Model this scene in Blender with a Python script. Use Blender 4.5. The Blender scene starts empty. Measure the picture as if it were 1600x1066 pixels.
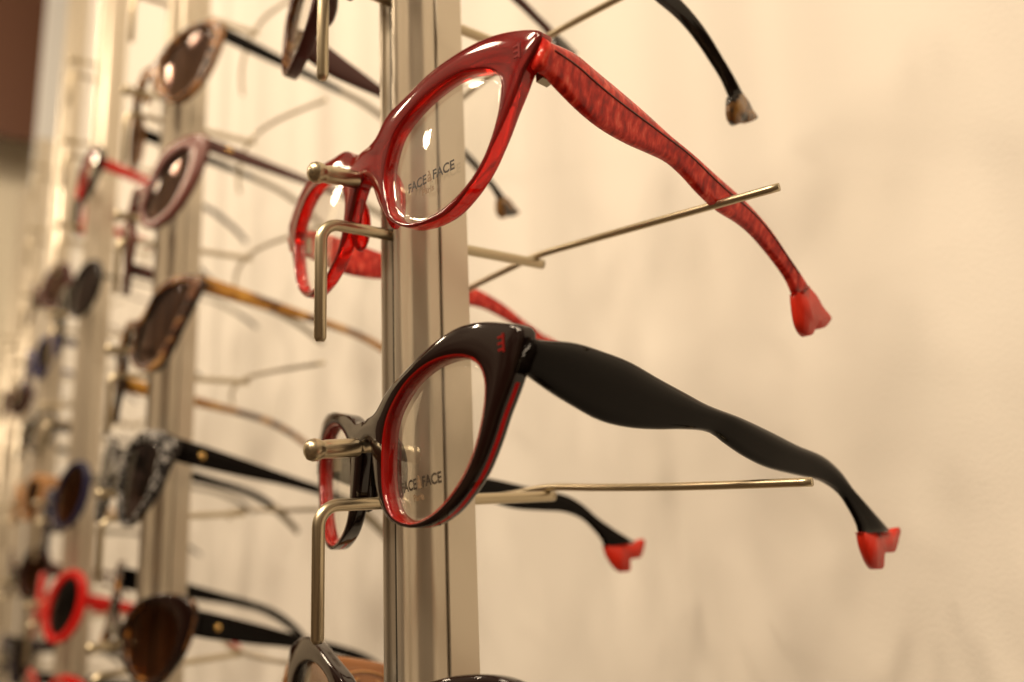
import bpy, bmesh, math, random
from mathutils import Vector, Matrix
# place, aim, W, disk size: shop ceiling spots, plus lamps added to soften shadows
LAMPS = [((-.30, -1.35, 1.95), (0, .1, 0), 14, .30), ((.30, -1.30, 1.95), (.1, .1, 0), 15, .30), ((.85, -1.2, 1.75), (.1, .1, 0), 17, .30), ((0.02, -1.6, 1.35), (.1, .1, -.1), 16, .34), ((-.95, -1.35, 1.8), (0, .1, 0), 10, .30),
         ((-3.0, -1.2, 1.7), (-1.5, .1, 0), 8, .2), ((-1.9, -1.7, 1.7), (-3.2, .1, .9), 26, .2)]  # last lamp is added, aimed to brighten the far wall
random.seed(4)
sc = bpy.context.scene
COL = sc.collection
# ------------------------------------------------------------------ camera
cd = bpy.data.cameras.new('camera'); cam = bpy.data.objects.new('camera', cd); COL.objects.link(cam)
sc.camera = cam
RW = Matrix(((0.60297085, 0.17635276, 0.7780269), (0.79680213, -0.08527396, -0.59819288), (-0.03914753, 0.98062636, -0.19193597)))
cam.matrix_world = Matrix.Translation((0.200483, -0.10757793, -0.08006047)) @ RW.to_4x4()
cd.sensor_width = 36; cd.lens = 27; cd.clip_start = 0.005; cd.clip_end = 60
cd.dof.use_dof = True; cd.dof.focus_distance = 0.205; cd.dof.aperture_fstop = 5.9; cd.dof.aperture_blades = 0
# ------------------------------------------------------------------ world: dim warm shop interior
wd = bpy.data.worlds.new('World'); sc.world = wd; wd.use_nodes = True
nt = wd.node_tree; nt.nodes.clear()
def wn(t, **k):
    n = nt.nodes.new(t)
    for a, b in k.items(): setattr(n, a, b)
    return n
tc = wn('ShaderNodeTexCoord'); sx = wn('ShaderNodeSeparateXYZ'); rp = wn('ShaderNodeValToRGB')
ns = wn('ShaderNodeTexNoise'); ns.inputs['Scale'].default_value = 2.6; ns.inputs['Detail'].default_value = 3
nr = wn('ShaderNodeValToRGB'); mx = wn('ShaderNodeMix', data_type='RGBA', blend_type='MULTIPLY'); bg = wn('ShaderNodeBackground'); wo = wn('ShaderNodeOutputWorld')
nt.links.new(tc.outputs['Generated'], sx.inputs[0]); nt.links.new(sx.outputs['Z'], rp.inputs[0]); nt.links.new(tc.outputs['Generated'], ns.inputs['Vector'])
rp.color_ramp.elements[0].position = 0.0; rp.color_ramp.elements[0].color = (.30, .19, .105, 1)
rp.color_ramp.elements[1].position = 0.75; rp.color_ramp.elements[1].color = (1.0, .80, .55, 1)
nr.color_ramp.elements[0].position = .42; nr.color_ramp.elements[0].color = (.22, .2, .2, 1)
nr.color_ramp.elements[1].position = .62; nr.color_ramp.elements[1].color = (1.25, 1.2, 1.15, 1)
nt.links.new(ns.outputs['Fac'], nr.inputs[0]); mx.inputs['Factor'].default_value = 1
nt.links.new(rp.outputs[0], mx.inputs['A']); nt.links.new(nr.outputs[0], mx.inputs['B'])
nt.links.new(mx.outputs['Result'], bg.inputs[0]); bg.inputs['Strength'].default_value = 0.62
nt.links.new(bg.outputs[0], wo.inputs[0])
sc.view_settings.view_transform = 'Standard'; sc.view_settings.look = 'None'; sc.view_settings.exposure = 0.15; sc.view_settings.gamma = 1
# ------------------------------------------------------------------ ceiling spots of the shop and added fill lamps
def lamp(loc, target, power, size, col=(1, .79, .56)):
    ld = bpy.data.lights.new('ceiling_spot_or_fill', 'AREA'); ld.shape = 'DISK'; ld.size = size; ld.energy = power; ld.color = col
    o = bpy.data.objects.new('ceiling_spot_or_fill', ld); COL.objects.link(o); o.location = loc
    o.rotation_euler = (Vector(target) - Vector(loc)).to_track_quat('-Z', 'Y').to_euler()
for a in LAMPS: lamp(*a)
# ------------------------------------------------------------------ materials
def mat(name, col, rough=.4, metal=0., trans=0., ior=1.49, coat=0., bump=None, cells=None, sss=0., spec=None):
    m = bpy.data.materials.new(name); m.use_nodes = True; t = m.node_tree; b = t.nodes['Principled BSDF']
    I = b.inputs; I['Base Color'].default_value = (*col, 1); I['Roughness'].default_value = rough; I['Metallic'].default_value = metal
    I['Transmission Weight'].default_value = trans; I['IOR'].default_value = ior; I['Coat Weight'].default_value = coat; I['Coat Roughness'].default_value = .03
    if spec is not None: I['Specular IOR Level'].default_value = spec
    if sss: I['Subsurface Weight'].default_value = sss; I['Subsurface Radius'].default_value = (.004, .0008, .0005)
    co = t.nodes.new('ShaderNodeTexCoord')
    if cells:  # (scale vector, detail, [(pos, colour)...], distortion)
        mp = t.nodes.new('ShaderNodeMapping'); mp.inputs['Scale'].default_value = cells[0]
        n = t.nodes.new('ShaderNodeTexNoise'); n.inputs['Scale'].default_value = 1; n.inputs['Detail'].default_value = cells[1]; n.inputs['Distortion'].default_value = cells[3]
        r = t.nodes.new('ShaderNodeValToRGB'); e = r.color_ramp.elements
        while len(e) < len(cells[2]): e.new(.5)
        for k, (p, c) in enumerate(cells[2]): e[k].position = p; e[k].color = (*c, 1)
        t.links.new(co.outputs['Object'], mp.inputs[0]); t.links.new(mp.outputs[0], n.inputs['Vector']); t.links.new(n.outputs['Fac'], r.inputs[0]); t.links.new(r.outputs[0], I['Base Color'])
    if bump:   # (scale, strength, distance)
        n = t.nodes.new('ShaderNodeTexNoise'); n.inputs['Scale'].default_value = bump[0]; n.inputs['Detail'].default_value = 6
        bu = t.nodes.new('ShaderNodeBump'); bu.inputs['Strength'].default_value = bump[1]; bu.inputs['Distance'].default_value = bump[2]
        t.links.new(co.outputs['Object'], n.inputs['Vector']); t.links.new(n.outputs['Fac'], bu.inputs['Height']); t.links.new(bu.outputs[0], I['Normal'])
    return m
def lens_mat(name, tint, gl=1.0, top=None, refl=(1, 1, 1)):
    m = bpy.data.materials.new(name); m.use_nodes = True; t = m.node_tree; t.nodes.clear()
    tr = t.nodes.new('ShaderNodeBsdfTransparent'); tr.inputs[0].default_value = (*tint, 1)
    g = t.nodes.new('ShaderNodeBsdfGlossy'); g.inputs['Roughness'].default_value = .01; g.inputs[0].default_value = (*refl, 1)
    f = t.nodes.new('ShaderNodeFresnel'); f.inputs[0].default_value = 1.5
    k = t.nodes.new('ShaderNodeMath'); k.operation = 'MULTIPLY'; k.inputs[1].default_value = gl; k.use_clamp = True
    mx = t.nodes.new('ShaderNodeMixShader'); o = t.nodes.new('ShaderNodeOutputMaterial')
    t.links.new(f.outputs[0], k.inputs[0]); t.links.new(k.outputs[0], mx.inputs[0]); t.links.new(tr.outputs[0], mx.inputs[1]); t.links.new(g.outputs[0], mx.inputs[2]); t.links.new(mx.outputs[0], o.inputs[0])
    if top:
        co = t.nodes.new('ShaderNodeTexCoord'); s = t.nodes.new('ShaderNodeSeparateXYZ'); mr = t.nodes.new('ShaderNodeMapRange'); mc = t.nodes.new('ShaderNodeMix'); mc.data_type = 'RGBA'
        mr.inputs['From Min'].default_value = 0; mr.inputs['From Max'].default_value = 1
        t.links.new(co.outputs['Generated'], s.inputs[0]); t.links.new(s.outputs['Z'], mr.inputs['Value']); t.links.new(mr.outputs[0], mc.inputs['Factor'])
        mc.inputs['A'].default_value = (*tint, 1); mc.inputs['B'].default_value = (*top, 1); t.links.new(mc.outputs['Result'], tr.inputs[0])
    return m
M = {}
M['wall'] = mat('wall_plaster', (.80, .77, .71), .75, bump=(760, .24, .0005))
M['alu'] = mat('champagne_aluminium', (.62, .56, .46), .34, .65)
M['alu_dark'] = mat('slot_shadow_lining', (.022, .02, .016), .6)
M['nickel'] = mat('satin_nickel', (.50, .43, .30), .31, 1.0, bump=(2500, .08, .0002))
M['red_front'] = mat('wine_red_acetate_face', (.16, .008, .008), .08, trans=.35)
M['red_clear'] = mat('clear_red_acetate', (.82, .010, .006), .07, trans=.75)
M['red_temple'] = mat('streaked_red_acetate', (.4, .03, .02), .14, spec=.35, cells=((300, 560, 240), 4, [(.30, (.26, .005, .004)), (.46, (.52, .014, .009)), (.60, (.76, .05, .03)), (.78, (.90, .20, .13))], .15))
M['red_tip'] = mat('solid_red_acetate', (.62, .026, .010), .25, spec=.3)
M['glow_red'] = mat('red_laminate_painted_glow', (.50, .002, .002), .2, spec=.1)  # opaque saturated red stands in for light glowing through the laminate
M['black'] = mat('black_acetate', (.009, .0028, .002), .06)
M['rivet_red'] = mat('sunken_red_rivet', (.18, .004, .003), .2, spec=.3)
M['black_temple'] = mat('deep_brown_black_acetate', (.0022, .0012, .0008), .07, spec=.12)
M['black_soft'] = mat('brown_black_acetate', (.007, .004, .003), .10)
M['seam'] = mat('dark_core_wire', (.10, .012, .008), .4)
M['hinge'] = mat('hinge_steel', (.30, .26, .2), .3, 1.)
M['ink'] = mat('dark_lens_printing', (.018, .010, .005), .5)
M['ink_pale'] = mat('pale_lens_printing', (.20, .13, .075), .5)
M['clear'] = lens_mat('clear_demo_lens', (.99, .985, .97), .22)
M['brown_lens'] = lens_mat('brown_sun_lens', (.42, .34, .295), .3, (.31, .25, .235), (1, .9, .85))
M['smoke_lens'] = lens_mat('smoke_sun_lens', (.30, .26, .25), .4, (.20, .16, .16))
M['dark_lens'] = lens_mat('deep_brown_sun_lens', (.34, .21, .13), .5, (.22, .13, .07), (1, .85, .7))
M['grey_lens'] = lens_mat('slate_sun_lens', (.22, .22, .24), 1.1)
M['tort'] = mat('tortoiseshell_acetate', (.1, .05, .02), .26, spec=.3, cells=((160, 160, 160), 3, [(.36, (.008, .004, .003)), (.5, (.05, .018, .006)), (.62, (.42, .17, .03)), (.75, (.60, .30, .06))], .8))
M['amber'] = mat('amber_tortoise_acetate', (.4, .2, .03), .26, spec=.3, cells=((70, 60, 120), 2, [(.38, (.07, .025, .006)), (.5, (.34, .15, .02)), (.66, (.50, .26, .04))], .6))
M['plum'] = mat('plum_brown_acetate', (.075, .028, .026), .26, spec=.3)
M['rose'] = mat('rose_brown_acetate', (.16, .055, .045), .26, spec=.3)
M['horn'] = mat('horn_acetate', (.05, .02, .01), .26, spec=.3, cells=((60, 90, 120), 2, [(.4, (.012, .006, .003)), (.52, (.10, .035, .014)), (.7, (.34, .19, .07))], .8))
M['horn_tip'] = mat('amber_horn_tip', (.3, .2, .08), .2, coat=.5, cells=((180, 180, 120), 2, [(.46, (.012, .008, .004)), (.54, (.20, .09, .02)), (.7, (.36, .20, .05))], .5))
M['olive'] = mat('grey_wire_sleeve', (.24, .21, .15), .3, .3)
M['grey_clear'] = mat('clear_grey_tail', (.20, .18, .14), .2, .2)
M['lace'] = mat('lace_pattern_acetate', (.5, .5, .5), .26, spec=.3, cells=((330, 330, 330), 1, [(.53, (.01, .01, .012)), (.58, (.34, .33, .32))], .3))
M['gold'] = mat('gold_metal', (.62, .40, .14), .25, 1.)
M['navy'] = mat('navy_acetate', (.012, .014, .05), .26, spec=.3)
M['violet'] = mat('blue_violet_acetate', (.05, .05, .15), .26, spec=.3)
M['hot_red'] = mat('opaque_red_acetate', (.46, .008, .006), .26, spec=.3)
M['amber_clear'] = mat('honey_acetate', (.40, .21, .09), .26, spec=.3)
M['brown_panel'] = mat('dark_brown_board', (.13, .055, .03), .5)
M['cream'] = mat('cream_far_wall', (.80, .74, .60), .7)
M['white'] = mat('cool_white_board', (.78, .80, .80), .6)
M['logo_brown'] = mat('caramel_acetate', (.30, .115, .03), .14, coat=.6)
M['swirl'] = mat('pale_engraving', (.46, .24, .09), .3)
# ------------------------------------------------------------------ object helpers
def link(o, parent=None):
    COL.objects.link(o)
    if parent is not None: o.parent = parent
    return o
def mesh(name, vs, fs, mats, parent=None, mi=None, smooth=True, sub=0):
    me = bpy.data.meshes.new(name); me.from_pydata([tuple(v) for v in vs], [], fs)
    for m in mats: me.materials.append(M[m])
    if mi:
        for p, k in zip(me.polygons, mi): p.material_index = k
    bm = bmesh.new(); bm.from_mesh(me); bmesh.ops.remove_doubles(bm, verts=bm.verts, dist=1e-7)
    bmesh.ops.recalc_face_normals(bm, faces=bm.faces); bm.to_mesh(me); bm.free()
    for p in me.polygons: p.use_smooth = smooth
    o = link(bpy.data.objects.new(name, me), parent)
    if sub:
        s = o.modifiers.new('subdivision', 'SUBSURF'); s.levels = sub; s.render_levels = sub
    return o
def empty(name, loc=(0, 0, 0), rot=None, label=None, cat=None, group=None):
    o = bpy.data.objects.new(name, None); COL.objects.link(o); o.empty_display_size = .01
    o.matrix_world = Matrix.Translation(loc) @ (rot.to_4x4() if rot else Matrix.Identity(4))
    tag(o, label, cat, group); return o
def tag(o, label=None, cat=None, group=None, kind=None):
    if label: o['label'] = label
    if cat: o['category'] = cat
    if group: o['group'] = group
    if kind: o['kind'] = kind
    return o
def crom(P, n, closed=False):
    P = [Vector(p) for p in P]; N = len(P); out = []
    segs = N if closed else N - 1
    for i in range(segs):
        if closed: a, b, c, d = P[i-1], P[i], P[(i+1) % N], P[(i+2) % N]
        else: a, b, c, d = P[max(i-1, 0)], P[i], P[i+1], P[min(i+2, N-1)]
        for k in range(n):
            t = k / n
            out.append(.5*((2*b) + (c-a)*t + (2*a-5*b+4*c-d)*t*t + (3*b-a-3*c+d)*t**3))
    if not closed: out.append(P[-1])
    return out
def tube_data(path, rad, seg=14, caps=True):
    path = [Vector(p) for p in path]; vs = []; fs = []; n = len(path)
    r = rad if isinstance(rad, (list, tuple)) else [rad]*n
    nrm = None
    for i, p in enumerate(path):
        t = (path[min(i+1, n-1)] - path[max(i-1, 0)]).normalized()
        if nrm is None: nrm = t.orthogonal().normalized()
        nrm = (nrm - t*nrm.dot(t)).normalized(); bi = t.cross(nrm)
        for k in range(seg):
            a = 2*math.pi*k/seg; vs.append(p + (nrm*math.cos(a) + bi*math.sin(a))*r[i])
    for i in range(n-1):
        for k in range(seg): fs.append((i*seg+k, i*seg+(k+1) % seg, (i+1)*seg+(k+1) % seg, (i+1)*seg+k))
    if caps: fs.append(tuple(range(seg))); fs.append(tuple((n-1)*seg+k for k in range(seg)))
    return vs, fs
def tube(name, path, rad, m, parent=None, seg=14):
    vs, fs = tube_data(path, rad, seg); return mesh(name, vs, fs, [m], parent)
def ellipsoid(name, c, r, m, parent=None, nu=16, nv=10):
    vs, fs = [], []
    for j in range(nv+1):
        b = math.pi*j/nv
        for i in range(nu):
            a = 2*math.pi*i/nu; vs.append((c[0]+r[0]*math.sin(b)*math.cos(a), c[1]+r[1]*math.sin(b)*math.sin(a), c[2]+r[2]*math.cos(b)))
    for j in range(nv):
        for i in range(nu): fs.append((j*nu+i, j*nu+(i+1) % nu, (j+1)*nu+(i+1) % nu, (j+1)*nu+i))
    return mesh(name, vs, fs, [m], parent)
mm = .001
# ------------------------------------------------------------------ spectacle builders (local axes: x sideways, y towards the ears, z up, millimetres)
def ray_hit(c, th, poly):
    d = Vector((math.cos(th), math.sin(th))); best = None
    n = len(poly)
    for i in range(n):
        a, b = poly[i], poly[(i+1) % n]; e = b-a; den = d.x*e.y - d.y*e.x
        if abs(den) < 1e-9: continue
        w = a-c; t = (w.x*e.y - w.y*e.x)/den; u = (w.x*d.y - w.y*d.x)/den
        if t > 0 and -1e-6 <= u <= 1+1e-6 and (best is None or t > best[0]): best = (t, i)
    return (c + d*best[0]) if best else None
def halves(outer, inner, zt, zb):
    inn = [Vector((p[0], p[1])) for p in crom([(x, z, 0) for x, z in inner], 6, True)]
    o3 = crom([(0, zt, 0)] + [(x, z, 0) for x, z in outer] + [(0, zb, 0)], 6)
    out = [Vector((max(p[0], 0), p[1])) for p in o3]
    c = Vector((sum(p.x for p in inn)/len(inn), sum(p.y for p in inn)/len(inn)))
    return inn, out, c
def frame(name, parent, outer, inner, s, zt, zb, T, mats, N=132, bulge=.35, halfmat=None, only=None, streak=None):
    """front of the spectacles; mats = (face, outer side, inner wall, back)"""
    inn, out, c = halves(outer, inner, zt, zb)
    vs, fs, mi = [], [], []; rows_n = 0
    for side in (1, -1):
        if only and side != only: continue
        base = len(vs); K = []
        for k in range(N):
            th = 2*math.pi*k/N
            pi, po = ray_hit(c, th, inn), ray_hit(c, th, out)
            w = (po-pi).length; d = (po-pi)/max(w, 1e-6)
            if w < 1.2: po = pi + d*1.2; w = 1.2
            r = min(1.0, .3*w); mid = po.x < .02
            ro = 0 if mid else r
            prof = [(0, T-.4), (0, T*.45), (0, r*.7), (r*.3, r*.2), (r, 0), (w*.5, -bulge*min(1, w/5)), (w-ro, 0), (w-ro*.3, ro*.25), (w, ro), (w, T*.42), (w, T*.66), (w, T-ro*.8), (w-ro*.3, T-ro*.2), (w-ro, T), (w*.5, T), (r, T)]
            rows_n = len(prof)
            for dd, y in prof:
                p = pi + d*dd; vs.append((side*p.x*mm, (y*mm + s*(p.x*mm)**2), p.y*mm))
            K.append(mid)
        for k in range(N):
            k2 = (k+1) % N
            for j in range(rows_n):
                j2 = (j+1) % rows_n
                if K[k] and K[k2] and 6 <= j <= 12: continue
                fs.append((base+k*rows_n+j, base+k*rows_n+j2, base+k2*rows_n+j2, base+k2*rows_n+j))
                mi.append(2 if j in (0, 1, 2) or (streak and j == 3) else 0 if j <= 7 else 1 if j <= 9 else 3 if j < 15 else 2)
                q_ = Vector(vs[-rows_n]) if False else vs[base+k*rows_n+8]
                if streak and j == 9 and ((q_[2] < -3.5*mm and abs(q_[0]) > 22*mm)): mi[-1] = 4
    return mesh(name, vs, fs, list(mats) + ([streak] if streak else []), parent, mi)
def lens(parent, outer, inner, s, T, m, side, grow=.35, base=1.2):
    inn, out, c = halves(outer, inner, 0, 0)
    N = 72; R = 8; vs, fs = [], []
    for f in (0, 1):
        for r in range(R+1):
            for k in range(N):
                pi = ray_hit(c, 2*math.pi*k/N, inn); d = pi-c; L = d.length; q = c + d*((L+grow)/L)*(r/R)
                y = T*.42 + f*1.1 - base*(1-(r/R)**2)
                vs.append((side*q.x*mm, y*mm + s*(q.x*mm)**2, q.y*mm))
    B = (R+1)*N
    for f in (0, 1):
        for r in range(R):
            for k in range(N):
                k2 = (k+1) % N; o = f*B
                if r == 0: fs.append((o+k, o+N+k, o+N+k2))
                else: fs.append((o+r*N+k, o+(r+1)*N+k, o+(r+1)*N+k2, o+r*N+k2))
    for k in range(N): fs.append((R*N+k, R*N+(k+1) % N, B+R*N+(k+1) % N, B+R*N+k))
    return mesh('lens', vs, fs, [m], parent)
def resamp(P, n):
    P = crom(P, 8); L = [0]
    for a, b in zip(P, P[1:]): L.append(L[-1]+(b-a).length)
    out = []; j = 0
    for k in range(n):
        t = L[-1]*k/(n-1)
        while j < len(L)-2 and L[j+1] < t: j += 1
        u = (t-L[j])/max(L[j+1]-L[j], 1e-9); out.append(P[j].lerp(P[j+1], min(max(u, 0), 1)))
    return out
def temple(parent, top, bot, side, m, half=2.1, n=56, ridge=.5, name='temple', tail=None, taper=.75, flip=False):
    A, B = resamp(top, n), resamp(bot, n); vs, fs = [], []; S = 24
    for i in range(n):
        a, b = A[i], B[i]; c = (a+b)*.5; h = (a-b)*.5; t = i/(n-1); hx = half*(1-(1-taper)*t)
        for k in range(S):
            an = 2*math.pi*k/S; ca, sa = math.cos(an), math.sin(an)
            e = .62
            u = math.copysign(abs(sa)**e, sa); v = math.copysign(abs(ca)**e, ca)
            x = v*hx
            if v > 0: x += ridge*max(0, 1-abs(u-.25)*1.4)
            p = c + h*u + Vector((x, 0, 0)); vs.append((side*p.x*mm, p.y*mm, p.z*mm))
    for i in range(n-1):
        for k in range(S): fs.append((i*S+k, i*S+(k+1) % S, (i+1)*S+(k+1) % S, (i+1)*S+k))
    fs.append(tuple(range(S))); fs.append(tuple((n-1)*S+k for k in range(S)))
    mi = None; ms = [m]
    if tail:
        ms.append(tail[0]); mi = [1 if (i//S)/(n-1) > tail[1] else 0 for i in range((n-1)*S)] + [0, 1]
    return mesh(name, vs, fs, ms, parent, mi)
def slab(name, poly, x, half, m, parent, side=1, bev=.6):
    P = crom(poly, 4, True); bm = bmesh.new()
    v = [bm.verts.new((side*(p.x+x-half)*mm, p.y*mm, p.z*mm)) for p in P]; f = bm.faces.new(v)
    r = bmesh.ops.extrude_face_region(bm, geom=[f]); nv = [g for g in r['geom'] if isinstance(g, bmesh.types.BMVert)]
    bmesh.ops.translate(bm, verts=nv, vec=(side*2*half*mm, 0, 0))
    ed = [e for e in bm.edges if any(len(f_.verts) > 4 for f_ in e.link_faces)]
    bmesh.ops.bevel(bm, geom=ed, offset=bev*mm, segments=3, affect='EDGES', clamp_overlap=True)
    bmesh.ops.recalc_face_normals(bm, faces=bm.faces); bmesh.ops.triangulate(bm, faces=[g for g in bm.faces if len(g.verts) > 4])
    me = bpy.data.meshes.new(name); bm.to_mesh(me); bm.free(); me.materials.append(M[m])
    for p in me.polygons: p.use_smooth = True
    return link(bpy.data.objects.new(name, me), parent)
def pose(yaw, roll, pitch):
    return Matrix.Rotation(yaw, 3, 'Z') @ Matrix.Rotation(pitch, 3, 'X') @ Matrix.Rotation(roll, 3, 'Y')
def text_on(parent, txt, cx, cz, h, width, m, s, y0, shear=0):
    cu = bpy.data.curves.new('t', 'FONT'); cu.body = txt; cu.size = 1; cu.align_x = 'CENTER'; cu.extrude = 0; cu.offset = .03
    to = bpy.data.objects.new('t', cu); COL.objects.link(to); bpy.context.view_layer.update()
    me = bpy.data.meshes.new_from_object(to); bpy.data.objects.remove(to)
    xs = [v.co.x for v in me.vertices]; ys = [v.co.y for v in me.vertices]; W = max(xs)-min(xs); H = max(ys)-min(ys); mxx = (max(xs)+min(xs))/2
    for v in me.vertices:
        x = (v.co.x-mxx)/W*width + cx; z = (v.co.y-min(ys))/H*h + cz
        v.co = (x*mm, y0(x, z)*mm + s*(x*mm)**2, z*mm)
    me.materials.clear(); me.materials.append(M[m])
    return link(bpy.data.objects.new('lettering', me), parent)
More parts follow.
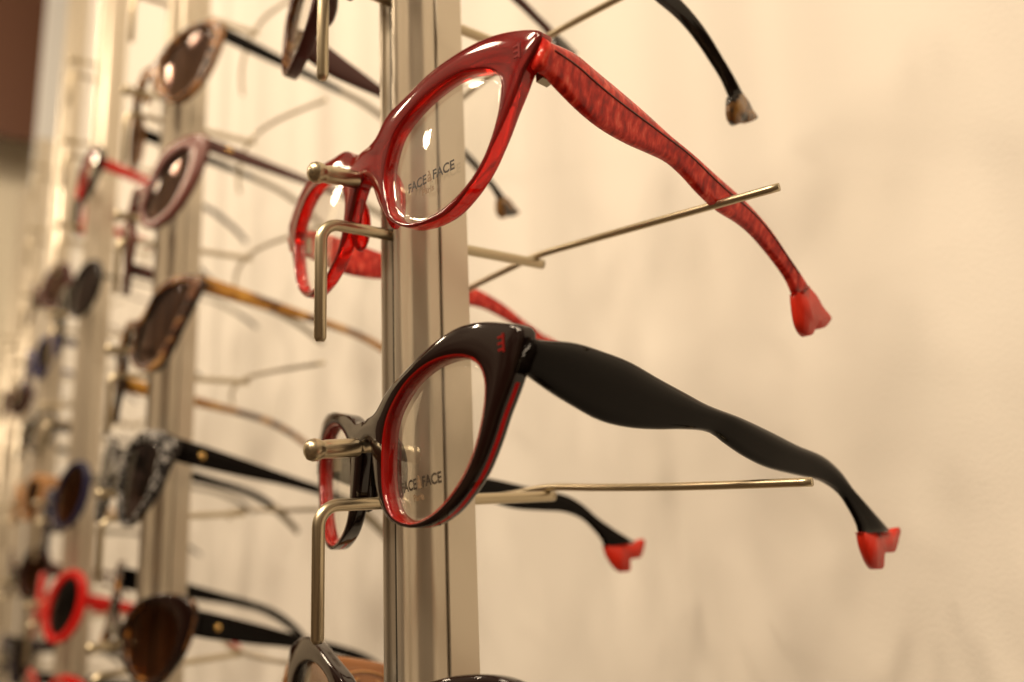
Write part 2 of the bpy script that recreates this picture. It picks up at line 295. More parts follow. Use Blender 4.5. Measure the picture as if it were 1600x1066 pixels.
DATA = {
'red': {'o': [3.71, -9.98, 16.8], 'rot': [0.0631, -0.0714, -0.067], 's': 1.71, 'outer': [[-5.3, 5.5], [5.2, 6.6], [11.9, 11.5], [21.6, 13.6], [31.5, 15.8], [43.1, 16.4], [53.3, 15.6], [62.7, 12.9], [69.7, 9.1], [68.6, 5.4], [64.7, 0.9], [62.2, -3.6], [59.2, -8.6], [55.6, -14.6], [50.7, -21.0], [45.2, -26.0], [37.8, -29.4], [27.9, -29.1], [18.2, -25.3], [12.0, -20.6], [7.9, -14.2], [5.0, -8.1], [2.0, -3.9]], 'inner': [[13.2, -1.9], [16.9, 3.8], [24.6, 7.4], [34.1, 9.4], [43.0, 9.5], [49.8, 7.4], [55.1, 4.4], [57.2, 0.6], [56.8, -5.0], [54.4, -13.0], [51.1, -19.0], [45.7, -24.0], [37.4, -27.4], [28.7, -27.9], [21.9, -26.2], [15.8, -21.9], [12.8, -15.2], [11.7, -7.5]], 'top': [[68.2, 11.6, 7.7], [68.3, 13.5, 7.8], [68.6, 20.5, 8.3], [68.7, 28.2, 6.5], [68.8, 37.5, 4.2], [68.9, 47.2, 1.4], [69.0, 57.5, -2.2], [69.2, 67.2, -4.7], [69.3, 77.1, -7.5], [69.4, 89.0, -10.9], [69.4, 96.6, -14.1], [69.4, 104.3, -18.6], [69.2, 112.4, -25.0], [69.0, 118.8, -29.3], [69.0, 124.0, -32.6]], 'bot': [[67.6, 11.0, -0.7], [67.6, 12.6, -1.1], [67.6, 17.3, -3.6], [67.6, 23.7, -6.4], [67.7, 31.4, -8.5], [67.9, 40.8, -9.3], [68.2, 49.4, -9.2], [68.5, 57.1, -9.4], [68.5, 63.9, -11.5], [68.5, 70.6, -14.9], [68.6, 79.0, -17.9], [68.8, 89.8, -19.4], [68.9, 97.5, -22.0], [68.8, 106.9, -26.9], [68.7, 113.4, -31.6], [68.5, 116.4, -36.2]], 'shoe': [[68.5, 116.4, -36.2], [68.3, 116.2, -38.2], [67.9, 116.8, -44.4], [67.7, 118.6, -47.6], [67.7, 121.3, -49.0], [67.8, 124.1, -48.2], [68.1, 126.8, -45.2], [68.2, 129.5, -45.4], [68.4, 132.3, -44.4], [68.7, 135.5, -41.9], [68.8, 136.1, -40.3], [68.8, 131.7, -37.8], [69.0, 128.3, -34.8], [69.0, 124.0, -32.6]]},
'blk': {'o': [0.99, -8.39, -60.6], 'rot': [-0.0865, -0.1254, -0.0537], 's': 2.01, 'outer': [[-2.5, 2.6], [6.0, 2.5], [14.3, 6.9], [25.4, 10.3], [36.2, 13.3], [47.1, 14.8], [55.2, 13.9], [63.6, 11.1], [68.6, 8.5], [67.6, 3.5], [66.0, -0.2], [63.1, -5.2], [60.2, -9.6], [57.0, -15.2], [52.4, -21.4], [46.1, -26.5], [39.5, -29.7], [30.6, -31.1], [21.0, -29.7], [13.0, -26.1], [7.6, -19.3], [5.1, -10.9], [3.7, -6.1], [0.5, -2.3]], 'inner': [[13.3, -5.5], [16.4, 0.1], [24.2, 5.2], [33.0, 7.7], [41.4, 8.0], [49.0, 6.6], [54.1, 3.7], [56.2, -0.3], [56.1, -5.0], [54.2, -11.3], [50.9, -17.5], [46.1, -22.7], [39.6, -26.9], [33.0, -29.1], [25.7, -29.5], [17.3, -26.4], [13.1, -20.1], [12.4, -12.3]], 'top': [[68.1, 13.6, 6.2], [67.9, 14.9, 6.2], [66.8, 25.3, 7.2], [65.6, 34.6, 6.6], [64.4, 44.2, 5.3], [62.8, 54.5, 2.6], [61.2, 65.5, -0.1], [59.8, 74.8, -2.3], [57.9, 89.6, -4.4], [56.0, 103.0, -6.9], [53.9, 117.3, -9.9], [52.0, 131.0, -12.2], [50.4, 140.6, -16.5], [48.8, 147.9, -22.4], [47.3, 155.9, -27.4], [45.8, 164.4, -31.8], [44.8, 169.5, -34.6]], 'bot': [[67.4, 11.1, -2.0], [67.2, 12.4, -2.4], [66.2, 18.2, -4.9], [65.1, 25.0, -7.3], [63.7, 34.1, -10.0], [62.5, 43.5, -10.8], [61.3, 53.8, -10.4], [60.2, 64.8, -9.4], [59.0, 75.3, -9.2], [57.8, 82.6, -11.9], [56.4, 91.1, -14.8], [54.9, 101.7, -17.2], [53.0, 116.1, -18.5], [51.3, 129.8, -19.6], [49.8, 139.5, -22.7], [48.5, 145.3, -27.7], [47.6, 148.8, -32.0], [47.1, 149.8, -35.4]], 'shoe': [[47.1, 149.8, -35.2], [46.6, 150.3, -38.9], [45.8, 152.7, -43.3], [45.1, 155.5, -45.9], [44.7, 158.3, -46.5], [44.4, 161.4, -45.8], [44.7, 163.1, -41.6], [44.3, 166.7, -41.4], [44.0, 170.3, -40.9], [44.0, 173.9, -36.9], [44.2, 175.4, -34.4], [44.4, 174.3, -33.3], [44.7, 172.0, -33.6], [44.9, 168.5, -35.1], [46.0, 159.9, -34.5]]},
'g32': {'o': [-620.0, -27.9, 209.9], 'rot': [0.084, 0.136, -0.131], 's': 1.47, 'outer': [[-6.6, 15.8], [8.9, 25.2], [25.5, 31.5], [40.7, 34.0], [53.2, 32.1], [62.5, 26.0], [68.1, 16.4], [69.9, 4.7], [67.8, -7.6], [62.0, -18.5], [52.6, -26.5], [40.1, -30.2], [25.1, -28.6], [8.7, -21.5], [-6.6, -9.9]], 'inner': [[8.4, 12.3], [18.2, 21.5], [30.0, 27.9], [41.5, 30.6], [51.4, 29.1], [58.7, 23.8], [63.1, 15.2], [64.3, 4.7], [62.3, -6.4], [57.2, -16.3], [49.3, -23.5], [39.2, -26.9], [27.7, -25.7], [16.1, -19.8], [7.1, -10.3], [4.0, 1.2]]},
'g31': {'o': [-620.0, -14.8, 124.1], 'rot': [0.103, -0.278, 0.006], 's': 2.43, 'outer': [[22.9, -3.9], [34.6, 1.4], [46.3, 4.1], [56.5, 3.7], [64.2, -0.1], [68.8, -6.9], [70.1, -15.8], [67.9, -25.6], [62.5, -34.8], [54.3, -41.7], [44.0, -45.2], [32.4, -44.3], [21.2, -39.1], [12.7, -30.5], [9.7, -20.6]], 'inner': [[28.0, -7.2], [37.6, -2.1], [47.3, 0.6], [55.8, 0.6], [62.1, -2.5], [65.7, -8.2], [66.5, -16.0], [64.2, -24.5], [59.2, -32.6], [51.9, -38.7], [42.9, -41.9], [33.3, -41.4], [24.4, -37.3], [18.3, -30.4], [16.8, -22.2], [20.4, -14.1]]},
'g3m1': {'o': [-620.0, -15.4, -64.8], 'rot': [0.106, -0.331, 0.01], 's': 2.81, 'outer': [[20.3, -4.4], [32.0, 2.8], [44.0, 7.1], [54.6, 7.9], [62.9, 4.8], [68.1, -1.9], [70.1, -11.2], [68.7, -21.8], [64.1, -32.0], [56.6, -40.2], [46.7, -45.2], [35.3, -45.9], [23.6, -42.1], [13.9, -34.4], [9.1, -24.2]], 'inner': [[26.5, -7.4], [35.8, -0.8], [45.5, 3.3], [54.1, 4.3], [60.8, 1.8], [65.0, -3.8], [66.3, -11.9], [64.7, -21.0], [60.4, -30.0], [53.7, -37.2], [45.2, -41.7], [35.8, -42.5], [26.7, -39.5], [19.7, -33.2], [17.0, -24.8], [19.5, -15.8]]},
'g3m2': {'o': [-620.0, -14.3, -161.9], 'rot': [0.112, -0.066, -0.13], 's': 3.18, 'outer': [[11.7, 3.8], [19.2, 15.0], [30.1, 23.6], [41.6, 28.3], [52.0, 28.5], [60.3, 24.1], [65.8, 16.0], [68.2, 5.4], [67.5, -6.0], [63.6, -16.7], [57.0, -24.9], [47.9, -29.7], [37.3, -30.3], [26.0, -26.5], [16.1, -18.8]], 'inner': [[24.1, 2.8], [29.2, 11.7], [36.4, 18.5], [44.2, 22.3], [51.4, 22.4], [57.1, 19.0], [60.8, 12.5], [62.1, 4.1], [61.1, -5.1], [57.7, -13.6], [52.4, -20.3], [45.6, -24.1], [38.0, -24.5], [30.7, -21.4], [25.0, -15.1], [22.6, -6.6]]},
'g42': {'o': [-930.0, -32.1, 215.7], 'rot': [0.127, -0.265, -0.014], 's': 1.74, 'outer': [[22.5, 5.0], [33.5, 11.4], [45.0, 14.8], [55.4, 14.5], [63.4, 10.6], [68.5, 3.2], [70.2, -6.5], [68.5, -17.4], [63.4, -27.5], [55.6, -35.4], [45.5, -39.5], [34.2, -39.0], [23.3, -33.8], [15.0, -24.9], [11.6, -14.2]], 'inner': [[28.8, 1.1], [37.6, 7.3], [46.8, 10.8], [55.0, 11.2], [61.3, 8.1], [65.0, 2.0], [65.9, -6.4], [63.9, -15.8], [59.2, -24.8], [52.2, -31.9], [43.7, -35.8], [34.6, -35.8], [26.4, -31.9], [20.7, -24.9], [19.1, -16.1], [22.1, -7.0]]},
'g41': {'o': [-930.0, -30.2, 132.4], 'rot': [0.117, -0.402, -0.012], 's': 0.95, 'outer': [[21.9, -3.2], [33.9, 2.0], [46.3, 3.8], [57.3, 2.1], [65.6, -3.1], [70.4, -11.2], [71.3, -21.1], [68.4, -31.4], [61.8, -40.5], [52.2, -46.8], [40.7, -49.2], [28.5, -47.1], [17.6, -40.7], [10.3, -31.4], [8.4, -20.8]], 'inner': [[31.2, -10.0], [40.4, -5.0], [49.4, -2.3], [57.1, -2.6], [62.5, -5.9], [65.0, -11.8], [64.4, -19.4], [60.8, -27.7], [54.6, -35.2], [46.4, -40.7], [37.3, -43.3], [28.6, -42.5], [21.8, -38.5], [18.2, -32.2], [18.8, -24.5], [23.5, -16.8]]},
'g4m1': {'o': [-930.0, -29.6, -57.4], 'rot': [0.132, -0.553, 0.036], 's': 0.96, 'outer': [[23.2, -13.8], [35.3, -9.5], [47.6, -8.2], [58.4, -10.2], [66.4, -15.4], [70.7, -23.2], [71.1, -32.4], [67.6, -41.8], [60.5, -49.8], [50.6, -55.2], [38.8, -56.8], [26.8, -54.3], [16.3, -48.0], [9.7, -39.2], [8.7, -29.6]], 'inner': [[31.1, -19.8], [40.6, -15.5], [49.9, -13.5], [57.7, -14.3], [63.1, -17.7], [65.5, -23.5], [64.7, -30.7], [60.8, -38.3], [54.2, -45.0], [45.8, -49.7], [36.4, -51.6], [27.5, -50.4], [20.7, -46.3], [17.3, -40.2], [18.1, -33.0], [23.1, -25.9]]},
'g4m2': {'o': [-930.0, -28.7, -154.5], 'rot': [0.131, 0.396, -0.284], 's': 2.56, 'outer': [[15.8, 14.3], [13.4, 22.0], [17.3, 30.7], [25.9, 38.6], [36.6, 44.0], [47.3, 46.0], [56.7, 44.5], [63.7, 39.8], [68.0, 33.0], [69.2, 25.1], [67.2, 17.5], [62.2, 11.0], [54.5, 6.6], [44.8, 4.7], [33.9, 5.4]], 'inner': [[21.8, 16.7], [19.9, 23.4], [22.7, 30.7], [29.3, 37.2], [37.9, 41.6], [46.9, 43.2], [54.8, 41.8], [60.9, 37.7], [64.7, 31.7], [65.8, 24.9], [64.2, 18.3], [59.9, 12.8], [53.4, 9.0], [45.2, 7.5], [36.3, 8.4], [27.9, 11.5]]},
'g22': {'o': [-310.0, -13.9, 198.6], 'rot': [0.111, -0.149, -0.054], 's': 4.74, 'outer': [[12.2, -2.6], [23.7, 3.2], [34.5, 8.4], [47.2, 12.0], [58.4, 11.4], [65.6, 9.5], [69.2, 2.6], [68.6, -4.6], [65.2, -17.9], [59.7, -30.6], [51.3, -39.9], [41.2, -43.1], [31.2, -37.5], [23.5, -26.9], [19.0, -15.6]], 'inner': [[23.8, -13.8], [24.4, -5.2], [34.8, 2.7], [46.5, 6.8], [58.5, 6.9], [63.1, 0.5], [62.7, -11.1], [58.3, -24.8], [50.2, -34.3], [39.9, -38.3], [30.8, -31.6], [25.1, -22.4]]},
'g21': {'o': [-310.0, -14.8, 118.2], 'rot': [0.083, -0.351, -0.051], 's': 3.31, 'outer': [[19.0, -10.1], [27.7, -4.3], [38.2, 1.5], [52.2, 1.5], [65.1, -3.0], [71.6, -10.1], [69.6, -22.0], [62.6, -35.6], [52.9, -45.7], [40.1, -51.0], [24.4, -48.0], [13.1, -39.6], [7.5, -29.6], [8.7, -18.8], [11.8, -12.4]], 'inner': [[18.7, -21.7], [27.5, -14.9], [37.9, -7.7], [51.9, -7.1], [59.9, -11.8], [60.0, -21.0], [53.4, -33.4], [43.3, -43.1], [30.2, -44.3], [18.4, -37.5], [14.3, -28.0]]},
'g20': {'o': [-310.0, -14.3, 29.9], 'rot': [0.08, -0.317, -0.083], 's': 3.41, 'outer': [[16.4, -5.3], [25.5, -2.5], [35.3, 4.5], [49.6, 6.9], [62.8, 2.4], [71.6, -4.1], [69.1, -11.7], [61.3, -23.5], [53.1, -34.8], [44.3, -45.6], [34.2, -48.3], [19.4, -40.6], [9.0, -30.1], [6.9, -20.3], [11.9, -13.2]], 'inner': [[14.7, -23.8], [19.5, -12.7], [28.6, -5.4], [39.7, 0.8], [54.3, 0.4], [63.8, -5.2], [61.2, -14.0], [53.9, -24.6], [46.1, -35.2], [36.3, -41.9], [24.5, -39.3], [15.3, -31.1]]},
'g2m1': {'o': [-310.0, -16.6, -59.7], 'rot': [0.073, 0.039, -0.108], 's': 2.08, 'outer': [[7.4, 8.5], [18.3, 16.9], [28.9, 22.2], [46.1, 23.9], [63.3, 20.1], [69.4, 14.2], [64.4, 4.2], [60.9, -5.7], [54.1, -15.5], [42.9, -24.5], [32.8, -30.2], [22.7, -27.5], [15.0, -18.6], [11.1, -9.6], [8.9, -1.9]], 'inner': [[15.9, 5.5], [23.3, 14.6], [36.7, 17.3], [52.1, 14.2], [55.2, 8.6], [53.3, -1.5], [50.3, -12.2], [43.1, -21.1], [33.4, -27.7], [23.8, -24.0], [17.2, -10.9], [14.8, -0.4]]},
'g2m2': {'o': [-310.0, -11.7, -149.4], 'rot': [0.086, 0.12, -0.12], 's': 3.35, 'outer': [[10.1, 5.7], [15.2, 13.4], [24.5, 21.4], [40.5, 27.9], [56.7, 30.3], [67.2, 27.8], [69.4, 19.2], [68.0, 8.6], [65.2, -0.3], [60.4, -8.4], [55.0, -15.5], [47.6, -17.9], [36.1, -18.2], [22.7, -13.6], [13.9, -3.8]], 'inner': [[17.7, 5.6], [20.6, 13.1], [30.7, 20.6], [44.2, 23.9], [56.5, 21.1], [61.1, 14.8], [61.8, 5.9], [59.0, -3.7], [53.9, -11.9], [44.6, -15.5], [34.7, -14.6], [25.4, -9.6], [20.1, -2.1]]},
}
# ------------------------------------------------------------------ the setting
WY = .19
def boxm(name, x0, x1, y0, y1, z0, z1, m, parent=None):
    vs = [(x, y, z) for x in (x0, x1) for y in (y0, y1) for z in (z0, z1)]
    fs = [(0, 1, 3, 2), (4, 6, 7, 5), (0, 4, 5, 1), (2, 3, 7, 6), (0, 2, 6, 4), (1, 5, 7, 3)]
    return mesh(name, vs, fs, [m], parent, smooth=False)
wl_ = boxm('display_wall', -2.25, .75, WY, WY+.05, -1.3, 1.5, 'wall')
tag(wl_, 'warm cream plaster wall behind the spectacle racks', 'wall', kind='structure')
wl_ = boxm('far_wall', -3.3, -3.25, -1.6, 1.6, -1.3, 2.2, 'cream')
tag(wl_, 'blurred pale wall at the far end of the shop', 'wall', kind='structure')
wl_ = boxm('white_board', -2.64, -2.60, .10, 1.6, -1.25, 2.6, 'white')
tag(wl_, 'pale cool white board beyond the last rack at the upper left', 'board')
wl_ = boxm('dark_brown_board', -3.04, -3.00, -1.1, .5, 1.285, 2.9, 'brown_panel')
tag(wl_, 'dark brown board high in the blurred far left corner', 'board')
# ------------------------------------------------------------------ rails: extruded aluminium posts
def post(x, label, z0=-.75, z1=.95):
    p = empty('rail_post', (x, 0, z0), label=label, cat='display post', group='aluminium posts carrying the display hooks')
    # cross-section, mm, local: front slot between two lips, fluted side, dark joint, flat rear box
    half = [(3.1, .2), (3.2, -.8), (3.5, -1.0), (4.5, -1.0), (5.0, -.5), (5.2, .6), (5.2, 1.6), (4.6, 3.2), (4.1, 5.0), (4.2, 7.0), (4.9, 9.0), (5.7, 11.0), (6.0, 12.6), (5.8, 14.2), (5.3, 16.0), (5.1, 17.6), (5.0, 18.4)]
    def extr(name, prof, m, smooth=True):
        vs = []; fs = []; n = len(prof)
        for z in (0, z1-z0):
            for a, b in prof: vs.append((a*mm, (1.0+b*.79)*mm, z))
        for i in range(n): fs.append((i, (i+1) % n, n+(i+1) % n, n+i))
        fs += [tuple(range(n)), tuple(range(n, 2*n))]
        o = mesh(name, vs, fs, [m], p, smooth=False)
        for q in o.data.polygons: q.use_smooth = smooth and len(q.vertices) == 4
        return o
    inner = [(2.2, 1.6), (2.2, .3)]
    prof = half + [(2.0, 18.4), (2.0, 12.0), (2.4, 11.8), (2.4, 2.2), (3.1, 2.2)]
    extr('side_flute', prof, 'alu'); extr('side_flute', [(-a, b) for a, b in prof], 'alu')
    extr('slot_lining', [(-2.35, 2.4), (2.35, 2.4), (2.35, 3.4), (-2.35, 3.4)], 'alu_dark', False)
    extr('rear_box', [(-5.4, 19.4), (-5.1, 19.1), (5.1, 19.1), (5.4, 19.4), (5.4, 31.6), (5.1, 31.9), (-5.1, 31.9), (-5.4, 31.6)], 'alu', False)
    extr('joint_strip', [(-3.6, 18.42), (3.6, 18.42), (3.6, 19.08), (-3.6, 19.08)], 'alu_dark', False)
    return p
D = .31; ZS = [1, 1.065, 1.09, 1.10, 1.11, 1.12, 1.12, 1.12]; PITCH = .0805
ordn = ['nearest', 'second', 'third', 'fourth', 'fifth', 'sixth', 'seventh', 'eighth']
post(0, 'nearest aluminium post, carrying the red and the black cat-eye frames')
for n in range(1, 6):
    post(-n*D, 'blurred aluminium display post, %s from the nearest one along the wall' % ordn[n], -.9, {1: 1.3, 2: 1.3, 3: 1.1, 4: .54, 5: .56}[n])
# ------------------------------------------------------------------ hooks
def hook(n, r, label, parts=('peg', 'front_rod', 'cradle_arm')):
    z = r*PITCH*ZS[min(n, 7)]
    h = empty('display_hook', (-n*D, 0, z), label=label, cat='display hook', group='nickel hooks plugged into the display posts')
    seg = 14 if n < 2 else 8
    if 'peg' in parts:
        path = [(0, 5, 15.2), (0, -8.4, 14.4), (0, -9.0, 14.4), (0, -9.6, 14.3), (0, -10.2, 14.3), (0, -19.6, 13.75), (0, -20.2, 13.7), (0, -20.8, 13.7), (0, -21.6, 13.65), (0, -23.2, 13.6), (0, -24.6, 13.55), (0, -25.3, 13.5), (0, -25.6, 13.5)]
        rad = [1.75, 1.75, 1.75, 2.3, 2.65, 2.65, 2.5, 2.6, 3.05, 3.2, 2.7, 1.7, .4]
        tube('peg', [Vector(p)*mm for p in path], [a*mm for a in rad], 'nickel', h, seg+4)
    if 'front_rod' in parts:
        pts = [(0, -21.4, -36.6), (0, -21.4, -35.9), (0, -21.4, -35.6), (0, -21.4, -7)]
        pts += [(0, -21.4+5.6*(1-math.cos(a)), -7+5.6*math.sin(a)) for a in [math.radians(k) for k in range(10, 91, 10)]]
        pts += [(0, -10, -1.4), (0, 30, -1.5), (0, 59, -1.6), (0, 61.5, -1.6)]
        rr = [1.25, 1.6, 1.75] + [1.75]*(len(pts)-3)
        tube('front_rod', [Vector(p)*mm for p in pts], [a*mm for a in rr], 'nickel', h, seg)
    if 'cradle_arm' in parts:
        pts = crom([(-86, 60, -9) if n else (-86, 58, -4), (-62, 56, -4), (-36, 55.5, -2.2), (-15, 57, -.4), (0, 59.2, 1.2), (20, 61.5, .6), (44, 65.5, 0), (65, 70, -.2), (87, 75.2, -.2)], 5)
        if n: pts = crom([(-84, 78, -6), (-66, 71, -3), (-40, 64, -1), (-15, 60, 0), (0, 59.2, .5), (20, 60, .4), (44, 65, 0), (64, 72, -.2), (82, 79, -.2)], 4)
        tube('cradle_arm', [Vector(p)*mm for p in pts], 1.2*mm, 'nickel', h, seg)
    return h
hook(0, 1, 'nickel hook at the top edge, its rod end hanging left above the red frame')
hook(0, 0, 'nickel hook with barrel peg under the bridge of the red cat-eye frame')
hook(0, -1, 'nickel hook with barrel peg under the bridge of the black cat-eye frame')
held = {(1, 2): 'holding the black and amber round sunglasses', (1, 1): 'holding the rose brown sunglasses', (1, 0): 'holding the dark sunglasses with amber temples',
        (1, -1): 'holding the lace patterned sunglasses', (1, -2): 'holding the big black sunglasses at the bottom', (2, 2): 'holding the open black frame with red inner temples',
        (2, 1): 'holding the round dark sunglasses', (2, -1): 'holding the navy round sunglasses', (2, -2): 'holding the bright red sunglasses', (2, -3): 'holding the frame at the bottom edge'}
cnt = 0
for n, lo, hi in ((1, -2, 3), (2, -3, 4), (3, -4, 4), (4, -5, 2)):
    for k, r in enumerate(range(hi, lo-1, -1)):
        if n == 1 and r == 3: pass
        t = held.get((n, r), 'standing empty' if n == 2 else 'in the blurred distance')
        hook(n, r, 'hook %s, %s from top, %s post' % (t, ['first', 'second', 'third', 'fourth', 'fifth', 'sixth', 'seventh', 'eighth', 'ninth', 'tenth', 'eleventh'][k], ordn[n]))
# ------------------------------------------------------------------ the leg-shaped cat-eye spectacles
def shoe(g, d, side, m):
    xs = [p[0] for p in d['shoe']]; x = sum(xs)/len(xs)
    P = [tuple(p) for p in d['shoe']]; P = [P[0]] + P + [P[-1]]
    return slab('temple_tip', P, 0, 1.3, m, g, side, .85)
def cat_eye(d, label, mats, tm, tipm, zt, zb, lens_m='clear', T=4.6, marks=None, loc=None, rot=None, seam=None, group='cat-eye frames with leg-shaped temples', rivets=None, pads=None, ridge=1.2, name='spectacles', tail=None, core=False, streak=None, far=None, thin=1., tip_s=1.):
    o = Vector(loc) if loc else Vector(d['o'])*mm; R = pose(*(rot or d['rot']))
    g = empty(name, o, R, label, 'eyeglasses', group)
    if thin != 1.:      # slimmer temples of the same family
        d = dict(d); n_ = len(d['top']); T_, B_ = [], []
        A_, C_ = resamp(d['top'], 18), resamp(d['bot'], 18)
        for i, (a, b) in enumerate(zip(A_, C_)):
            c = (a+b)*.5; k = 1-(1-thin)*min(1, i/6); T_.append(c+(a-c)*k); B_.append(c+(b-c)*k)
        d['top'], d['bot'] = T_, B_
        e = (T_[-1]+B_[-1])*.5; d['shoe'] = [tuple(e + (Vector(p)-e)*tip_s) for p in d['shoe']]
    frame('front', g, d['outer'], d['inner'], d['s'], zt, zb, T, mats, N=168, streak=streak)
    for side in (1, -1):
        l = lens(g, d['outer'], d['inner'], d['s'], T, lens_m, side)
        if marks and side == 1:
            cx, cz, wd_, hh = marks; y0 = lambda x, z: T*.42 - 1.2*max(0, 1-((x-34)/22)**2-((z+10)/19)**2) - .10
            text_on(l, 'FACE', cx-wd_*.285, cz, hh, wd_*.43, 'ink', d['s'], y0)
            text_on(l, 'à', cx, cz, hh*1.15, wd_*.095, 'ink_pale', d['s'], y0)
            text_on(l, 'FACE', cx+wd_*.285, cz, hh, wd_*.43, 'ink', d['s'], y0)
            text_on(l, 'Paris', cx-wd_*.05, cz-hh*1.02, hh*.62, wd_*.26, 'ink_pale', d['s'], y0)
        sg = d['s']
        ellipsoid('nose_pad', (side*9.8*mm, (T+.6)*mm, -13.5*mm), (1.9*mm, 3.6*mm, 9*mm), pads or mats[3], g)
        kids = set(g.children)
        if side == 1:
            d = dict(d)
            for k_ in ('top', 'bot'):
                e0 = Vector(d[k_][0]); d[k_] = [tuple(e0 + Vector((0, -2.4, .2)))] + [tuple(v) for v in d[k_]]
        temple(g, d['top'], d['bot'], side, tm, ridge=ridge, tail=tail)
        shoe(g, d, side, tipm)
        if core:
            A, B = resamp(d['top'], 40), resamp(d['bot'], 40)
            P = [(a*.58+b*.42) for a, b in zip(A, B)][1:38]
            W_ = [2.1*(1-.25*(i+1)/39) + 1.2*.85 for i in range(len(P))]
            tube('core_wire', [Vector((side*(p.x+w_-.12), p.y, p.z))*mm for p, w_ in zip(P, W_)], .26*mm, 'seam', g, 8)
        if far and side < 0:    # this temple is swung and lifted a little on its hinge
            a_, b_, k_ = far; H = Vector((-68, 12, 5))*mm
            X = Matrix.Translation(H) @ Matrix.Rotation(a_, 4, 'Z') @ Matrix.Rotation(b_, 4, 'X') @ Matrix.Diagonal((1, k_, 1, 1)) @ Matrix.Translation(-H)
            for ch in g.children:
                if ch not in kids and ch.data: ch.data.transform(X)
        hx = 66*mm
        hv = boxm('hinge', min(side*64.2*mm, side*66.6*mm), max(side*64.2*mm, side*66.6*mm), sg*hx*hx+T*mm-.4*mm, sg*hx*hx+T*mm+3.2*mm, -1.2*mm, 4.2*mm, 'hinge', g)
        if rivets:
            vs, fs = [], []
            for zz in (7.4, 5.9, 4.4):
                for (xa, xb, za, zb2) in ((62.2, 64.0, zz, zz+.55), (63.6, 64.1, zz-.5, zz+1.0)):
                    b = len(vs)
                    for xx in (xa, xb):
                        for yy in (-.42, .3):
                            for zq in (za, zb2): vs.append((side*xx*mm, yy*mm + sg*(xx*mm)**2, zq*mm))
                    fs += [tuple(b+i for i in q) for q in ((0, 1, 3, 2), (4, 6, 7, 5), (0, 4, 5, 1), (2, 3, 7, 6), (0, 2, 6, 4), (1, 5, 7, 3))]
            mesh('hinge_rivet', vs, fs, [rivets], g, smooth=False)
    return g
RED, BLK = DATA['red'], DATA['blk']
cat_eye(RED, 'translucent red cat-eye spectacles with streaked red leg-shaped temples on the nearest post', ('red_front', 'red_clear', 'red_clear', 'red_clear'), 'red_temple', 'red_tip', 6.0, -2.6, marks=(31.2, -17.4, 18.8, 2.9), rivets='rivet_red', core=True, far=(-.10, .14, 1))
cat_eye(BLK, 'black cat-eye spectacles with red inner rims and red shoe-shaped temple tips, below the red pair', ('black', 'black', 'red_clear', 'black'), 'black_temple', 'red_tip', 2.6, -3.4, marks=(29.4, -21.6, 19.0, 2.8), rivets='rivet_red', streak='glow_red', far=(.16, .05, .88))
g = cat_eye(RED, 'dark plum brown spectacles with horn tips, cut off by the top edge', ('plum', 'plum', 'horn', 'plum'), 'plum', 'horn_tip', 6.0, -2.6, tail=('black_soft', .5), loc=(-.0085, -.0157, .0975), rot=(-.022, .080, -.092), thin=.52, tip_s=.66)
g = cat_eye(RED, 'spectacles showing only one dark tipped temple behind the top corner of the red frame', ('plum', 'plum', 'horn', 'plum'), 'plum', 'black_soft', 6.0, -2.6, loc=(.010, -.009, .178), rot=(0.0, -.08, -.10), thin=.7, tip_s=.7, far=(-.10, .02, 1.06))
g = cat_eye(BLK, 'glossy black spectacles with caramel temples, cut off by the bottom edge', ('black', 'black', 'black_soft', 'black'), 'logo_brown', 'black', 2.6, -3.4, loc=(0, -.009, -.136), rot=(.05, -.02, -.17))
tl = [c for c in g.children if c.name.startswith('temple') and 'tip' not in c.name][1]
A, B = resamp(BLK['top'], 56), resamp(BLK['bot'], 56)
for rr_, ph in ((.78, 0), (.42, 2.4)):
    P = []
    for k in range(30):
        a = ph + k/29*5.0; u = .17 + .085*rr_*math.cos(a); i = min(int(u*55), 54); p = A[i].lerp(B[i], .5 - .36*rr_*math.sin(a)); p = p + (A[i+1]-A[i])*(u*55-i)
        P.append(Vector((-(p.x-2.25)*mm, p.y*mm, p.z*mm)))
    tube('engraved_swirl', P, .38*mm, 'swirl', tl, 8)
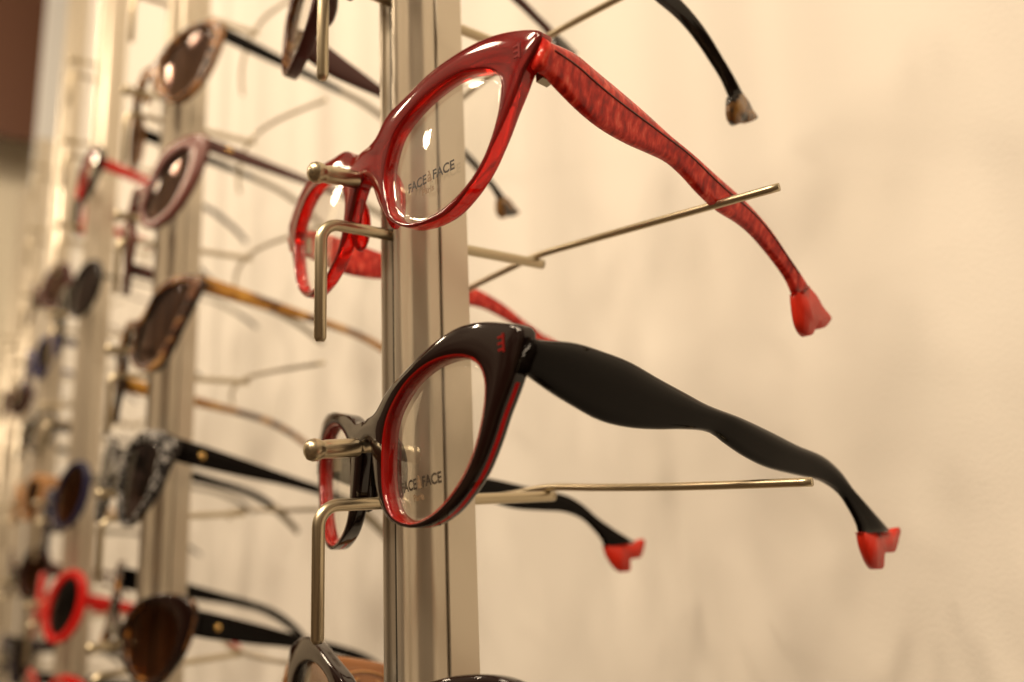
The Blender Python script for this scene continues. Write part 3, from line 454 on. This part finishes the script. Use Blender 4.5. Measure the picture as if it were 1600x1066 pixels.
# ------------------------------------------------------------------ sunglasses on the farther posts
def sun(key, label, mats, lens_m, tm, zt=4, zb=-3, T=4.2, tkind='taper', tail=None, loc=None, rot=None, stud=None, tyaw=0., dip=.15, hz=8, group='sunglasses on the farther posts', width=5.0):
    d = DATA[key]; o = Vector(loc) if loc else Vector(d['o'])*mm; R = pose(*(rot or d['rot']))
    s = d['s']
    g = empty('sunglasses' if 'sun' in lens_m or lens_m != 'clear' else 'spectacles', o, R, label, 'sunglasses' if lens_m != 'clear' else 'eyeglasses', group)
    frame('front', g, d['outer'], d['inner'], s, zt, zb, T, mats, N=84)
    hx = max(p[0] for p in d['outer']) - 2.5
    hz_ = max((p for p in d['outer']), key=lambda p: p[0])[1] - 1
    yaw = (rot or d['rot'])[0]
    for side in (1, -1):
        lens(g, d['outer'], d['inner'], s, T, lens_m, side)
        y0 = s*(hx*mm)**2/mm + T - 1.5
        hw = width if tkind == 'taper' else 1.1 if tkind == 'wire' else 6.5
        cx = math.tan(yaw + tyaw)*side
        def P(y, z): return (hx - 1.2 + cx*(y-y0)*1.0, y, z)
        k = 1.6 if tkind != 'wire' else 1.0
        ys = [y0, y0+12, y0+35, y0+65, y0+92, y0+108, y0+124, y0+138]
        zc = [hz_, hz_-.3-dip*12, hz_-.8-dip*35, hz_-1.5-dip*65, hz_-3-dip*92, hz_-6-dip*108, hz_-13-dip*124, hz_-23-dip*138]
        ww = [hw*1.15, hw*1.15, hw*.95, hw*.62, hw*.5, hw*.5, hw*.5, hw*.42] if tkind != 'wire' else [3, 2, 1.1, 1.1, 1.2, 1.8, 2.0, 1.6]
        top = [P(a, b+c) for a, b, c in zip(ys, zc, ww)]; bot = [P(a-(.6*c if i > 4 else 0), b-c) for i, (a, b, c) in enumerate(zip(ys, zc, ww))]
        t = temple(g, top, bot, side, tm, half=1.7 if tkind != 'wire' else .9, n=30, ridge=.2, tail=tail)
        if stud:
            q = P(y0+14, hz_-.3-dip*14); ellipsoid('temple_stud', ((side*(q[0]+1.6))*mm, q[1]*mm, q[2]*mm), (1.2*mm, 2.0*mm, 2.0*mm), stud, t)
        ellipsoid('nose_pad', (side*8.2*mm, (T+2.2)*mm, -10*mm), (1.8*mm, 2.6*mm, 5.5*mm), 'grey_clear' if tkind == 'wire' else mats[2], g, 10, 6)
    return g
sun('g22', 'round sunglasses with black brow and amber rims, topmost on the second post', ('tort', 'amber_clear', 'amber_clear', 'black'), 'brown_lens', 'black_temple', tail=('olive', .55), width=4.4)
sun('g21', 'rose brown oval sunglasses with plum temples, second from top on the second post', ('rose', 'rose', 'plum', 'plum'), 'brown_lens', 'plum', tail=('olive', .62), stud='gold', width=4.4)
sun('g20', 'brown gradient sunglasses with black lower rims and amber tortoise temples on the second post', ('horn', 'black', 'black_soft', 'black'), 'brown_lens', 'amber', tail=('grey_clear', .9), width=4.6)
sun('g2m1', 'sunglasses with black and white lace rims and black temples on the second post', ('lace', 'black', 'lace', 'black'), 'smoke_lens', 'black_temple', stud='gold', tail=('olive', .78), width=5.4)
sun('g2m2', 'big black sunglasses with brown lenses and gold studded temples, lowest on the second post', ('black', 'tort', 'tort', 'black'), 'dark_lens', 'black_temple', stud='gold', width=5.8)
def at(n, r, dz=.0): return (-n*D, -.009, r*PITCH*ZS[n] + .018 + dz)
sun('g31', 'open black frame with red insides on the temples, third post, upper left', ('black', 'black', 'hot_red', 'black'), 'clear', 'hot_red', T=6.5, loc=(-.62, -.009, .244), rot=(-.08, -.1, -.08), tail=('black', .5), zt=6)
sun('g31', 'round black sunglasses with smoky lenses, upper half of the third post', ('black_soft', 'black', 'black_soft', 'black'), 'smoke_lens', 'grey_clear', tkind='wire', tail=('black', .86))
sun('g3m1', 'navy blue round sunglasses with brown lenses, lower half of the third post', ('navy', 'navy', 'navy', 'navy'), 'dark_lens', 'grey_clear', tail=('black', .86), width=3.4)
sun('g3m2', 'bright red sunglasses with slate grey lenses on the third post at the lower left', ('hot_red', 'hot_red', 'hot_red', 'hot_red'), 'grey_lens', 'hot_red', width=4.6)
sun('g2m1', 'dark spectacles with red inner rims at the bottom edge, third post', ('hot_red', 'black_soft', 'hot_red', 'black'), 'clear', 'black_soft', loc=at(2, -3, .002), rot=(.2, -.05, -.05))
sun('g3m2', 'brown lensed sunglasses high on the fourth post', ('plum', 'plum', 'plum', 'plum'), 'brown_lens', 'plum', loc=at(3, 2), rot=(.2, -.08, -.05), tkind='wire')
sun('g2m1', 'blue violet sunglasses on the fourth post', ('violet', 'violet', 'violet', 'violet'), 'smoke_lens', 'violet', loc=at(3, 1), rot=(.15, -.08, -.05), width=3.5)
sun('g31', 'thick open black frame in the middle of the fourth post', ('black_soft', 'black', 'black', 'black'), 'clear', 'black', loc=at(3, 0, .012), rot=(.15, -.08, -.05), width=4)
sun('g2m1', 'honey coloured sunglasses on the fourth post', ('amber_clear', 'amber_clear', 'amber_clear', 'amber_clear'), 'dark_lens', 'amber_clear', loc=at(3, -1, .006), rot=(.15, -.08, -.05), width=5.5)
sun('g3m2', 'dark brown sunglasses low on the fourth post', ('black_soft', 'plum', 'plum', 'plum'), 'dark_lens', 'plum', loc=at(3, -2, .006), rot=(.2, -.05, -.05))
sun('g2m1', 'dark grey sunglasses at the bottom left edge on the fourth post', ('black_soft', 'navy', 'navy', 'black'), 'smoke_lens', 'black', loc=at(3, -3), rot=(.15, -.05, -.05))
sun('g31', 'dark sunglasses at the left edge on the fifth post', ('plum', 'plum', 'plum', 'plum'), 'smoke_lens', 'plum', loc=at(4, 1), rot=(.2, -.05, -.05), tkind='wire')
